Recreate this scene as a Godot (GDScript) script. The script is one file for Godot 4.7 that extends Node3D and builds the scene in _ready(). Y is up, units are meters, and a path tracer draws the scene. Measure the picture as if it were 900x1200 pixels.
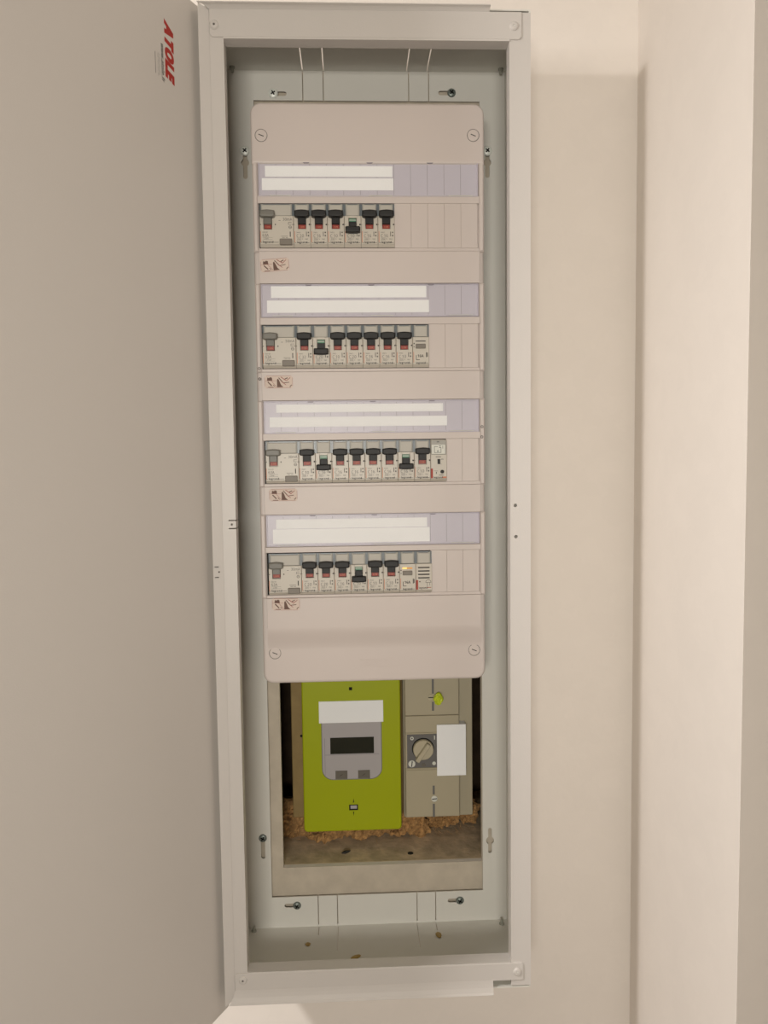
extends Node3D
# An electrical cabinet recessed-looking on a hallway wall, its door standing open.
# Lengths are written in millimetres in the axes of the panel cover (x right, y up from the cover's top edge,
# z towards the room from the cover's face); LIFT is how high the cover's top edge hangs above the floor.
const S := 0.001
const LIFT := 1850.0

var M := {}
var cache := {}
var names := {}
var fonts := {}
var caps := {}
var rng := RandomNumberGenerator.new()


# ------------------------------------------------------------------ mesh building
class MB:
	var v := PackedVector3Array()
	var n := PackedVector3Array()
	var off := Vector3.ZERO
	var xf := Transform3D.IDENTITY

	func _init(o := Vector3.ZERO):
		off = o

	func tri(a: Vector3, b: Vector3, c: Vector3):          # counter-clockwise from outside
		a = xf * a; b = xf * b; c = xf * c
		var q := (b - a).cross(c - a)
		if q.length_squared() < 1e-14:
			return
		q = q.normalized()
		for p in [a, c, b]:
			v.append((p - off) * 0.001)
			n.append(q)

	func smooth_tri(p: Array, m: Array):
		for i in [0, 2, 1]:
			v.append((xf * (p[i] as Vector3) - off) * 0.001)
			n.append((xf.basis * (m[i] as Vector3)).normalized())

	func quad(a: Vector3, b: Vector3, c: Vector3, d: Vector3):
		tri(a, b, c); tri(a, c, d)

	static func inset(poly: PackedVector2Array, d: float) -> PackedVector2Array:
		var out := PackedVector2Array()
		var k := poly.size()
		for i in k:
			var p := poly[i]
			var e0 := (p - poly[(i + k - 1) % k]).normalized()
			var e1 := (poly[(i + 1) % k] - p).normalized()
			var n0 := Vector2(e0.y, -e0.x)
			var n1 := Vector2(e1.y, -e1.x)
			out.append(p - (n0 + n1) * (d / maxf(1.0 + n0.dot(n1), 0.25)))
		return out

	func prism(poly: PackedVector2Array, z0: float, z1: float, ch := 0.0, back := true, steps := 1):
		if Geometry2D.is_polygon_clockwise(poly):
			poly = poly.duplicate(); poly.reverse()
		# is_polygon_clockwise works with y down; make sure of a positive area here
		var area := 0.0
		for i in poly.size():
			area += poly[i].cross(poly[(i + 1) % poly.size()])
		if area < 0.0:
			poly = poly.duplicate(); poly.reverse()
		var rings := [[poly, z0]]
		if ch > 0.0:
			for s in steps + 1:
				var t := float(s) / steps * PI / 2
				var ins := ch * (1.0 - cos(t)) if steps > 1 else ch * s
				var zz := z1 - ch + ch * sin(t) if steps > 1 else z1 - ch + ch * s
				rings.append([inset(poly, ins), zz])
		else:
			rings.append([poly, z1])
		var k := poly.size()
		for r in rings.size() - 1:
			var a: PackedVector2Array = rings[r][0]
			var b: PackedVector2Array = rings[r + 1][0]
			var za: float = rings[r][1]
			var zb: float = rings[r + 1][1]
			for i in k:
				var j := (i + 1) % k
				quad(Vector3(a[i].x, a[i].y, za), Vector3(a[j].x, a[j].y, za), Vector3(b[j].x, b[j].y, zb), Vector3(b[i].x, b[i].y, zb))
		var top: PackedVector2Array = rings[-1][0]
		var tr := Geometry2D.triangulate_polygon(top)
		if tr.is_empty():
			print("no cap for ", poly)
		for i in range(0, tr.size(), 3):
			cap(top[tr[i]], top[tr[i + 1]], top[tr[i + 2]], rings[-1][1], true)
		if back:
			tr = Geometry2D.triangulate_polygon(poly)
			for i in range(0, tr.size(), 3):
				cap(poly[tr[i]], poly[tr[i + 1]], poly[tr[i + 2]], z0, false)

	func cap(a: Vector2, b: Vector2, c: Vector2, z: float, up: bool):
		if ((b - a).cross(c - a) > 0.0) != up:
			var t := b
			b = c; c = t
		tri(Vector3(a.x, a.y, z), Vector3(b.x, b.y, z), Vector3(c.x, c.y, z))

	func box(x0: float, y0: float, z0: float, x1: float, y1: float, z1: float, ch := 0.0):
		prism(PackedVector2Array([Vector2(x0, y0), Vector2(x1, y0), Vector2(x1, y1), Vector2(x0, y1)]), z0, z1, ch)

	static func rr(x0: float, y0: float, x1: float, y1: float, r, k := 5) -> PackedVector2Array:
		var rad: Array = r if r is Array else [r, r, r, r]        # bottom-left, bottom-right, top-right, top-left
		var cs := [Vector2(x0, y0), Vector2(x1, y0), Vector2(x1, y1), Vector2(x0, y1)]
		var sg := [Vector2(1, 1), Vector2(-1, 1), Vector2(-1, -1), Vector2(1, -1)]
		var out := PackedVector2Array()
		for c in 4:
			if rad[c] <= 0.0:
				out.append(cs[c]); continue
			var o: Vector2 = cs[c] + sg[c] * rad[c]
			for i in k + 1:
				var t := PI + c * PI / 2 + float(i) / k * PI / 2
				out.append(o + Vector2(cos(t), sin(t)) * rad[c])
		return out

	static func circle(cx: float, cy: float, r: float, k := 24) -> PackedVector2Array:
		var out := PackedVector2Array()
		for i in k:
			out.append(Vector2(cx + r * cos(TAU * i / k), cy + r * sin(TAU * i / k)))
		return out

	func ring(cx: float, cy: float, ra: float, rb: float, z0: float, z1: float, k := 24):
		for i in k:
			var a := Vector2.from_angle(TAU * i / k)
			var b := Vector2.from_angle(TAU * (i + 1) / k)
			var q := func(w: Vector2, r: float, z: float) -> Vector3: return Vector3(cx + w.x * r, cy + w.y * r, z)
			quad(q.call(a, ra, z1), q.call(a, rb, z1), q.call(b, rb, z1), q.call(b, ra, z1))
			quad(q.call(a, rb, z0), q.call(b, rb, z0), q.call(b, rb, z1), q.call(a, rb, z1))
			quad(q.call(b, ra, z0), q.call(a, ra, z0), q.call(a, ra, z1), q.call(b, ra, z1))

	func lathe(cx: float, cy: float, prof: Array, k := 24):     # profile of (radius, z), from the base outwards to the tip
		for s in prof.size() - 1:
			var p: Vector2 = prof[s]
			var q: Vector2 = prof[s + 1]
			var nn := Vector2(q.y - p.y, p.x - q.x).normalized()
			for i in k:
				var a := Vector2.from_angle(TAU * i / k)
				var b := Vector2.from_angle(TAU * (i + 1) / k)
				var P := [Vector3(cx + a.x * p.x, cy + a.y * p.x, p.y), Vector3(cx + b.x * p.x, cy + b.y * p.x, p.y), Vector3(cx + b.x * q.x, cy + b.y * q.x, q.y), Vector3(cx + a.x * q.x, cy + a.y * q.x, q.y)]
				var N := [Vector3(a.x * nn.x, a.y * nn.x, nn.y), Vector3(b.x * nn.x, b.y * nn.x, nn.y), Vector3(b.x * nn.x, b.y * nn.x, nn.y), Vector3(a.x * nn.x, a.y * nn.x, nn.y)]
				if p.x > 0.0:
					smooth_tri([P[0], P[1], P[2]], [N[0], N[1], N[2]])
				if q.x > 0.0:
					smooth_tri([P[0], P[2], P[3]], [N[0], N[2], N[3]])
				elif p.x > 0.0:
					pass

	func strip_x(prof: Array, xa: Array, xb: Array, thick: float):   # a bent sheet running along x; profile of (y, z); each row its own ends
		for s in prof.size() - 1:
			var p: Vector2 = prof[s]
			var q: Vector2 = prof[s + 1]
			var d := (q - p).normalized()
			var w := Vector3(0, d.y, -d.x) * thick
			var a := Vector3(xa[s], p.x, p.y); var b := Vector3(xb[s], p.x, p.y)
			var c := Vector3(xb[s + 1], q.x, q.y); var e := Vector3(xa[s + 1], q.x, q.y)
			quad(a, b, c, e); quad(e + w, c + w, b + w, a + w)
			quad(a + w, b + w, b, a); quad(e, c, c + w, e + w); quad(a, e, e + w, a + w); quad(b + w, c + w, c, b)

	func line(a: Vector2, b: Vector2, w: float, z0: float, z1: float):
		var d := (b - a).normalized()
		var m := Vector2(-d.y, d.x) * w * 0.5
		prism(PackedVector2Array([a - m, b - m, b + m, a + m]), z0, z1)

	func blob(c: Vector3, r: Vector3, noise: FastNoiseLite, amp: float, k := 20):
		var P := []
		for i in k + 1:
			var row := []
			for j in 2 * k + 1:
				var th := PI * i / k
				var ph := TAU * (j % (2 * k)) / (2 * k)
				var d := Vector3(sin(th) * cos(ph), cos(th), sin(th) * sin(ph))
				var q := c + d * r
				row.append(q + d * (noise.get_noise_3dv(q) * amp + noise.get_noise_3dv(q * 3.1) * amp * 0.45))
			P.append(row)
		for i in k:
			for j in 2 * k:
				quad(P[i][j], P[i][j + 1], P[i + 1][j + 1], P[i + 1][j])

	func mesh() -> ArrayMesh:
		var a := []
		a.resize(Mesh.ARRAY_MAX)
		a[Mesh.ARRAY_VERTEX] = v
		a[Mesh.ARRAY_NORMAL] = n
		var m := ArrayMesh.new()
		if v.size():
			m.add_surface_from_arrays(Mesh.PRIMITIVE_TRIANGLES, a)
		return m


func font(kind: String) -> Font:
	if not fonts.has(kind):
		var f := SystemFont.new()
		f.font_names = PackedStringArray(["Droid Sans Mono" if kind == "mono" else "Droid Serif" if kind == "serif" else "Droid Sans"])
		f.font_weight = 700 if kind in ["bold", "heavy"] else 400
		fonts[kind] = f
		if kind == "heavy":
			var fv := FontVariation.new()
			fv.base_font = f
			fv.variation_embolden = 1.7
			fonts[kind] = fv
	return fonts[kind]


func raw_text(s: String, kind: String) -> TextMesh:
	var t := TextMesh.new()
	t.font = font(kind)
	t.font_size = 32
	t.pixel_size = 1.0 / 32.0
	t.depth = 0.02
	t.curve_step = 4.0
	t.text = s
	return t


# lettering of cap height h with its lower left corner (or centre) at (x, y), standing on z; returns its width
func text(mb: MB, s: String, x: float, y: float, h: float, z: float, kind := "plain", align := 0.0, wide := 1.0, slant := 0.0, deep := 0.12) -> float:
	if not caps.has(kind):
		caps[kind] = raw_text("H", kind).get_aabb()
	var cap: AABB = caps[kind]
	var t := raw_text(s, kind)
	var box := t.get_aabb()
	var k := h / cap.size.y
	var a := t.get_mesh_arrays()
	var vs: PackedVector3Array = a[Mesh.ARRAY_VERTEX]
	var ns: PackedVector3Array = a[Mesh.ARRAY_NORMAL]
	var ix: PackedInt32Array = a[Mesh.ARRAY_INDEX] if a[Mesh.ARRAY_INDEX] != null else PackedInt32Array(range(vs.size()))
	var width := box.size.x * k * wide
	for i in ix:
		var p := vs[i]
		var py := (p.y - cap.position.y) * k
		var q := Vector3(x - align * width + (p.x - box.position.x) * k * wide + slant * py, y + py, z + (deep if p.z > 0.0 else 0.0))
		mb.v.append((mb.xf * q - mb.off) * 0.001)
		mb.n.append((mb.xf.basis * ns[i]).normalized())
	return width


# ------------------------------------------------------------------ nodes
func numbered(called: String) -> String:
	if not names.has(called):
		names[called] = 0
		return called
	names[called] += 1
	return "%s_%03d" % [called, names[called]]


func tag(o: Node3D, label: String, category: String, group := "") -> Node3D:
	o.set_meta("label", label)
	o.set_meta("category", category)
	if group:
		o.set_meta("group", group)
	return o


func thing(called: String, label: String, category: String, at: Vector3, group := "") -> Node3D:
	var o := Node3D.new()
	o.name = numbered(called)
	o.position = (at + Vector3(0, LIFT, 0)) * S
	add_child(o, true)
	return tag(o, label, category, group)


func part(called: String, mb: MB, mat: Material, parent: Node3D, label := "") -> MeshInstance3D:
	return part_of(called, mb.mesh(), mat, parent, label)


func part_of(called: String, mesh: Mesh, mat: Material, parent: Node3D, label := "") -> MeshInstance3D:
	var o := MeshInstance3D.new()
	o.name = called
	o.mesh = mesh
	o.material_override = mat
	parent.add_child(o, true)
	if label:
		o.set_meta("label", label)
	return o


func single(called: String, mb: MB, mat: Material, label: String, category: String, group := "") -> MeshInstance3D:
	var o := MeshInstance3D.new()
	o.name = numbered(called)
	o.mesh = mb.mesh()
	o.material_override = mat
	o.position = (mb.off + Vector3(0, LIFT, 0)) * S
	add_child(o, true)
	tag(o, label, category, group)
	return o


func struct(called: String, mb: MB, mat: Material, label: String, category := "wall") -> MeshInstance3D:
	var o := single(called, mb, mat, label, category)
	o.set_meta("kind", "structure")
	return o


# sheet metal with holes punched through: [x0,y0,z0,x1,y1,z1] boxes added, then boxes and round holes [x,y,z,r] taken away
func sheet(called: String, parent: Node3D, off: Vector3, adds: Array, cuts: Array, holes: Array, mat: Material) -> CSGCombiner3D:
	var c := CSGCombiner3D.new()
	c.name = called
	c.material_override = mat
	parent.add_child(c, true)
	for list in [[adds, CSGShape3D.OPERATION_UNION, "plate"], [cuts, CSGShape3D.OPERATION_SUBTRACTION, "slot"]]:
		for b in list[0]:
			var s := CSGBox3D.new()
			s.name = list[2]
			s.operation = list[1]
			s.size = Vector3(b[3] - b[0], b[4] - b[1], b[5] - b[2]) * S
			s.position = (Vector3(b[0] + b[3], b[1] + b[4], b[2] + b[5]) * 0.5 - off) * S
			c.add_child(s, true)
	for h in holes:
		var s := CSGCylinder3D.new()
		s.name = "hole"
		s.operation = CSGShape3D.OPERATION_SUBTRACTION
		s.radius = h[3] * S
		s.height = 8 * S
		s.sides = 20
		s.rotation.x = PI / 2
		s.position = (Vector3(h[0], h[1], h[2]) - off) * S
		c.add_child(s, true)
	return c


# ------------------------------------------------------------------ materials
func noise_tex(freq: float, seed_: int, normal: bool, strength := 1.0, lo := Color.BLACK, hi := Color.WHITE, size := 512) -> NoiseTexture2D:
	var f := FastNoiseLite.new()
	f.seed = seed_
	f.frequency = freq
	f.fractal_octaves = 4
	var t := NoiseTexture2D.new()
	t.width = size
	t.height = size
	t.seamless = true
	t.noise = f
	t.as_normal_map = normal
	t.bump_strength = strength
	if not normal:
		var g := Gradient.new()
		g.set_color(0, lo)
		g.set_color(1, hi)
		t.color_ramp = g
	return t


func plain(c: Color, rough := 0.5, metal := 0.0) -> StandardMaterial3D:
	var m := StandardMaterial3D.new()
	m.albedo_color = c
	m.roughness = rough
	m.metallic = metal
	return m


func textured(c: Color, rough: float, freq: float, per_metre: float, bump: float, vary := 0.0) -> StandardMaterial3D:
	var m := plain(c, rough)
	m.uv1_triplanar = true
	m.uv1_world_triplanar = true
	m.uv1_scale = Vector3.ONE * per_metre
	m.normal_enabled = bump > 0.0
	if bump > 0.0:
		m.normal_texture = noise_tex(freq, 11, true, 4.0)
		m.normal_scale = bump
	if vary > 0.0:
		m.albedo_texture = noise_tex(0.012, 5, false, 1.0, Color(1 - vary, 1 - vary, 1 - vary), Color.WHITE)
	return m


func materials():
	M.wall = textured(Color(0.90, 0.868, 0.835), 0.85, 0.03, 2.5, 0.06, 0.012)
	M.floor = textured(Color(0.46, 0.42, 0.37), 0.6, 0.02, 1.5, 0.1, 0.1)
	M.ceiling = textured(Color(0.93, 0.91, 0.88), 0.9, 0.03, 2.0, 0.1)
	M.paint = textured(Color(0.80, 0.777, 0.755), 0.42, 0.12, 9.0, 0.07)            # powder-coated steel
	M.lightened_paint = textured(Color(0.855, 0.845, 0.815), 0.45, 0.12, 9.0, 0.07)  # the frame's paint made lighter inside to offset the cabinet's shade
	M.door = textured(Color(0.82, 0.795, 0.77), 0.4, 0.12, 9.0, 0.07)
	M.plastic = textured(Color(0.835, 0.79, 0.765), 0.45, 0.2, 12.0, 0.04)
	M.blank = textured(Color(0.835, 0.79, 0.765), 0.4, 0.2, 12.0, 0.03)
	M.dark = plain(Color(0.05, 0.045, 0.04), 0.9)
	M.lilac = plain(Color(0.785, 0.76, 0.805), 0.35)
	M.lilac_line = plain(Color(0.50, 0.47, 0.50), 0.5)
	M.paper = textured(Color(0.99, 0.99, 0.99), 0.8, 0.2, 12.0, 0.02)
	M.face = plain(Color(0.80, 0.77, 0.72), 0.4)
	M.tab = plain(Color(0.67, 0.66, 0.63), 0.5)
	M.tab_inner = plain(Color(0.75, 0.73, 0.69), 0.5)
	M.tab_side = plain(Color(0.46, 0.49, 0.51), 0.3)
	M.black = plain(Color(0.085, 0.08, 0.075), 0.55)
	M.grey_toggle = plain(Color(0.46, 0.45, 0.42), 0.45)
	M.red = plain(Color(0.60, 0.22, 0.18), 0.45)
	M.red_print = plain(Color(0.66, 0.25, 0.2), 0.6)
	M.orange = plain(Color(0.80, 0.50, 0.38), 0.6)
	M.green = plain(Color(0.36, 0.55, 0.44), 0.45)
	M.white = plain(Color(0.86, 0.86, 0.82), 0.4)
	M.ink = plain(Color(0.16, 0.15, 0.14), 0.7)
	M.grey_ink = plain(Color(0.37, 0.35, 0.33), 0.7)
	M.button = plain(Color(0.50, 0.47, 0.43), 0.5)
	M.meter_green = textured(Color(0.65, 0.69, 0.0), 0.35, 0.2, 12.0, 0.03)
	M.meter_panel = plain(Color(0.70, 0.68, 0.68), 0.35)
	M.lcd = plain(Color(0.13, 0.14, 0.10), 0.12)
	M.meter_button = plain(Color(0.42, 0.40, 0.36), 0.4)
	M.housing = textured(Color(0.70, 0.66, 0.56), 0.5, 0.2, 12.0, 0.03)
	M.board = textured(Color(0.62, 0.52, 0.33), 0.7, 0.05, 6.0, 0.1, 0.1)
	M.shade_brown = textured(Color(0.34, 0.27, 0.20), 0.9, 0.05, 5.0, 0.2, 0.2)  # dark tone for the shade inside the stud void
	M.knob = plain(Color(0.74, 0.70, 0.60), 0.4)
	M.grey_plate = plain(Color(0.42, 0.41, 0.40), 0.5)
	M.seal = plain(Color(0.80, 0.86, 0.18), 0.25)
	M.wool = textured(Color(0.88, 0.68, 0.44), 0.95, 0.08, 20.0, 1.0, 0.5)
	M.timber = textured(Color(0.88, 0.79, 0.66), 0.8, 0.04, 5.0, 0.3, 0.25)
	M.plaster = textured(Color(0.79, 0.745, 0.675), 0.9, 0.05, 5.0, 0.15, 0.08)
	M.glue = plain(Color(0.66, 0.54, 0.26), 0.35)
	M.stud = plain(Color(0.62, 0.62, 0.58), 0.45, 0.2)
	M.zinc = plain(Color(0.92, 0.93, 0.90), 0.4, 0.1)
	M.dull_zinc = plain(Color(0.46, 0.49, 0.47), 0.4, 0.35)
	M.sticker = plain(Color(0.86, 0.79, 0.74), 0.6)
	M.sticker_ink = plain(Color(0.42, 0.31, 0.26), 0.6)
	M.sticker_red = plain(Color(0.66, 0.42, 0.38), 0.6)
	M.logo_red = plain(Color(0.66, 0.13, 0.09), 0.5)
	M.clear = plain(Color(1, 1, 1, 0.06), 0.04)
	M.clear.metallic_specular = 0.1
	M.clear.transparency = BaseMaterial3D.TRANSPARENCY_ALPHA
	M.led = plain(Color(1.0, 0.85, 0.5), 0.4)
	M.led.emission_enabled = true
	M.led.emission = Color(1.0, 0.78, 0.38)
	M.led.emission_energy_multiplier = 1.1
	M.amber = plain(Color(0.85, 0.62, 0.25), 0.3)
	M.amber.emission_enabled = true
	M.amber.emission = Color(1.0, 0.62, 0.18)
	M.amber.emission_energy_multiplier = 0.35
	M.opal = plain(Color(0.95, 0.93, 0.9), 0.5)
	M.opal.emission_enabled = true
	M.opal.emission = Color(1.0, 0.93, 0.84)
	M.opal.emission_energy_multiplier = 0.5


# ------------------------------------------------------------------ scene
func _ready():
	rng.seed = 7
	# camera
	var cam := Camera3D.new()
	cam.name = "camera"
	cam.fov = rad_to_deg(2.0 * atan(600.0 / 902.0))
	cam.near = 0.02
	cam.position = Vector3(-0.0233, LIFT * S - 0.3815, 0.8524)
	cam.rotation = Vector3(deg_to_rad(-3.7994), deg_to_rad(-2.3612), deg_to_rad(-0.735))
	add_child(cam)
	cam.current = true
	# environment: a closed room at night, lit by its pendant and an added fill lamp
	var we := WorldEnvironment.new()
	we.name = "environment"
	var env := Environment.new()
	env.background_mode = Environment.BG_COLOR
	env.background_color = Color(0.02, 0.02, 0.02)
	env.tonemap_mode = Environment.TONE_MAPPER_LINEAR
	env.tonemap_exposure = 0.64
	env.sdfgi_enabled = true
	env.ssao_enabled = true
	env.ssil_enabled = true
	we.environment = env
	add_child(we)
	# the pendant behind the open door: a small opal globe, most of its light thrown down through the open bottom
	var bulb := OmniLight3D.new()
	bulb.name = "pendant_bulb"
	bulb.position = Vector3(-0.80, LIFT * S + 0.135, 0.66)
	bulb.light_color = Color(1.0, 0.93, 0.78)
	bulb.light_energy = 0.025
	bulb.light_size = 0.03
	bulb.omni_range = 6.0
	bulb.omni_attenuation = 2.0
	bulb.shadow_enabled = true
	add_child(bulb)
	var down := area("pendant_down_light", Vector3(-0.80, LIFT * S + 0.070, 0.66), Vector3(-0.38, LIFT * S - 0.83, 0.52), Vector2(0.09, 0.09), Color(1.0, 0.985, 0.975), 2.3)
	down.area_range = 6.0
	# added fill light behind the camera, in the form of a floor lamp
	area("added_fill_light", Vector3(-0.15, LIFT * S - 0.42, 1.65), Vector3(-0.15, LIFT * S - 0.42, 0.0), Vector2(0.42, 0.16), Color(1.0, 0.983, 0.945), 2.05)

	materials()
	room()
	lamps()
	cabinet()
	cabinet_door()
	cover()
	label_holders()
	modules()
	meter_niche()
	screws()
	small_marks()


func area(called: String, at: Vector3, towards: Vector3, size: Vector2, color: Color, energy: float) -> AreaLight3D:
	var l := AreaLight3D.new()
	l.name = called
	l.area_size = size
	l.light_color = color
	l.light_energy = energy
	l.shadow_enabled = true
	l.position = at
	add_child(l)
	l.look_at_from_position(at, towards, Vector3.BACK if absf((towards - at).normalized().y) > 0.9 else Vector3.UP)
	return l


func room():
	var o := Vector3(0, -LIFT, -80)
	var w := MB.new(o)
	# plasterboard with the meter opening cut in it, the stud void behind, and the back of the void
	var X0 := -1500.0; var X1 := 326.0; var Y0 := -LIFT; var Y1 := 650.0
	var hx0 := -116.5; var hx1 := 134.0; var hy0 := -889.0; var hy1 := -560.0
	w.box(X0, Y0, -93, hx0, Y1, -86.0); w.box(hx1, Y0, -93, X1, Y1, -86.0)
	w.box(hx0, Y0, -93, hx1, hy0, -86.0); w.box(hx0, hy1, -93, hx1, Y1, -86.0)
	w.box(X0, Y0, -305, -230, Y1, -93); w.box(230, Y0, -305, X1, Y1, -93)
	w.box(-230, Y0, -305, 230, hy0 - 12, -93); w.box(-230, -500, -305, 230, Y1, -93)
	w.box(X0, Y0, -325, X1, Y1, -305)
	var wb := struct("wall_back", w, M.wall, "cream painted wall behind the cabinet with the meter opening cut in it")
	w = MB.new(o)                                  # bare plaster round the meter opening
	for q in [[-164, -964, hx0, 74], [hx1, -964, 164, 74], [hx0, -964, hx1, hy0], [hx0, hy1, hx1, 74]]:
		w.box(q[0], q[1], -86.0, q[2], q[3], -85.6)
	part("bare_plaster", w, M.plaster, wb)
	w = MB.new(o)                                  # added dark lining that stands in for the shade deep in the void
	w.box(-229, -900, -304, 229, -501, -296)
	w.box(-230, -900, -300, -222, -501, -93.2); w.box(222, -900, -300, 230, -501, -93.2)
	part("void_shade", w, M.shade_brown, wb)
	w = MB.new(Vector3(390, -LIFT, 45))
	# seen from above: the return, then a face that falls back to the right
	w.xf = Transform3D(Basis(Vector3.RIGHT, -PI / 2), Vector3(0, -LIFT, 0))
	w.prism(PackedVector2Array([Vector2(325.5, -185), Vector2(700, -10), Vector2(1450, -10), Vector2(1450, 325), Vector2(325.5, 325)]), 0, 2500)
	struct("wall_right", w, M.wall, "cream painted wall that juts forward right of the cabinet")
	w = MB.new(Vector3(-1550, -LIFT, 1200)); w.box(-1600, -LIFT, -325, -1500, 650, 2600)
	struct("wall_left", w, M.wall, "cream painted wall left of the open cabinet door, out of the picture")
	w = MB.new(Vector3(1500, -LIFT, 1200)); w.box(1450, -LIFT, -325, 1550, 650, 2600)
	struct("wall_side", w, M.wall, "cream painted far right wall of the hallway, out of the picture")
	w = MB.new(Vector3(0, -LIFT, 2500)); w.box(-1600, -LIFT, 2500, 1550, 650, 2600)
	struct("wall_front", w, M.wall, "cream painted wall opposite the cabinet, out of the picture")
	w = MB.new(Vector3(0, -LIFT, 1200)); w.box(-1600, -LIFT - 100, -325, 1550, -LIFT, 2600)
	struct("floor", w, M.floor, "beige floor of the hallway, below the picture", "floor")
	w = MB.new(Vector3(0, 650, 1200)); w.box(-1600, 650, -325, 1550, 750, 2600)
	struct("ceiling", w, M.ceiling, "white ceiling of the hallway, above the picture", "ceiling")


func lamps():
	var b := Vector3(-800, 650, 660)
	var p := thing("pendant_lamp", "small opal globe pendant lamp hanging left of the open cabinet door", "lamp", b)
	var m := MB.new(b)
	m.xf = Transform3D(Basis(Vector3.RIGHT, -PI / 2), Vector3(-800, 0, 660))
	m.lathe(0, 0, [Vector2(2.5, 189), Vector2(2.5, 630)], 10)
	part("cord", m, M.ink, p)
	m = MB.new(b)
	m.xf = Transform3D(Basis(Vector3.RIGHT, -PI / 2), Vector3(-800, 0, 660))
	m.lathe(0, 0, [Vector2(45, 628), Vector2(45, 645), Vector2(30, 650)], 24)
	part("ceiling_rose", m, M.white, p)
	m = MB.new(b)
	m.xf = Transform3D(Basis(Vector3.RIGHT, -PI / 2), Vector3(-800, 135, 660))
	var prof := []
	for i in 13:
		prof.append(Vector2(55 * sin(PI * i / 12.0), -55 * cos(PI * i / 12.0)))
	m.lathe(0, 0, prof, 28)
	part("globe", m, M.opal, p)
	b = Vector3(-150, -LIFT, 1690)  # unseen lamp body, added to carry the fill light
	p = thing("added_fill_lamp", "added fill lamp with a wide opal screen, unseen behind the camera", "lamp", b)
	m = MB.new(b)
	m.xf = Transform3D(Basis(Vector3.RIGHT, -PI / 2), Vector3(-150, -LIFT, 1690))
	m.lathe(0, 0, [Vector2(150, 1), Vector2(150, 15), Vector2(20, 22), Vector2(12, 24), Vector2(12, LIFT - 420)], 24)
	part("stand", m, M.ink, p)
	m = MB.new(b); m.box(-365, -506, 1662, 65, -334, 1686)
	part("housing", m, M.white, p)
	m = MB.new(b); m.box(-360, -500, 1654, 60, -340, 1662)
	part("diffuser", m, M.opal, p)


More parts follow.
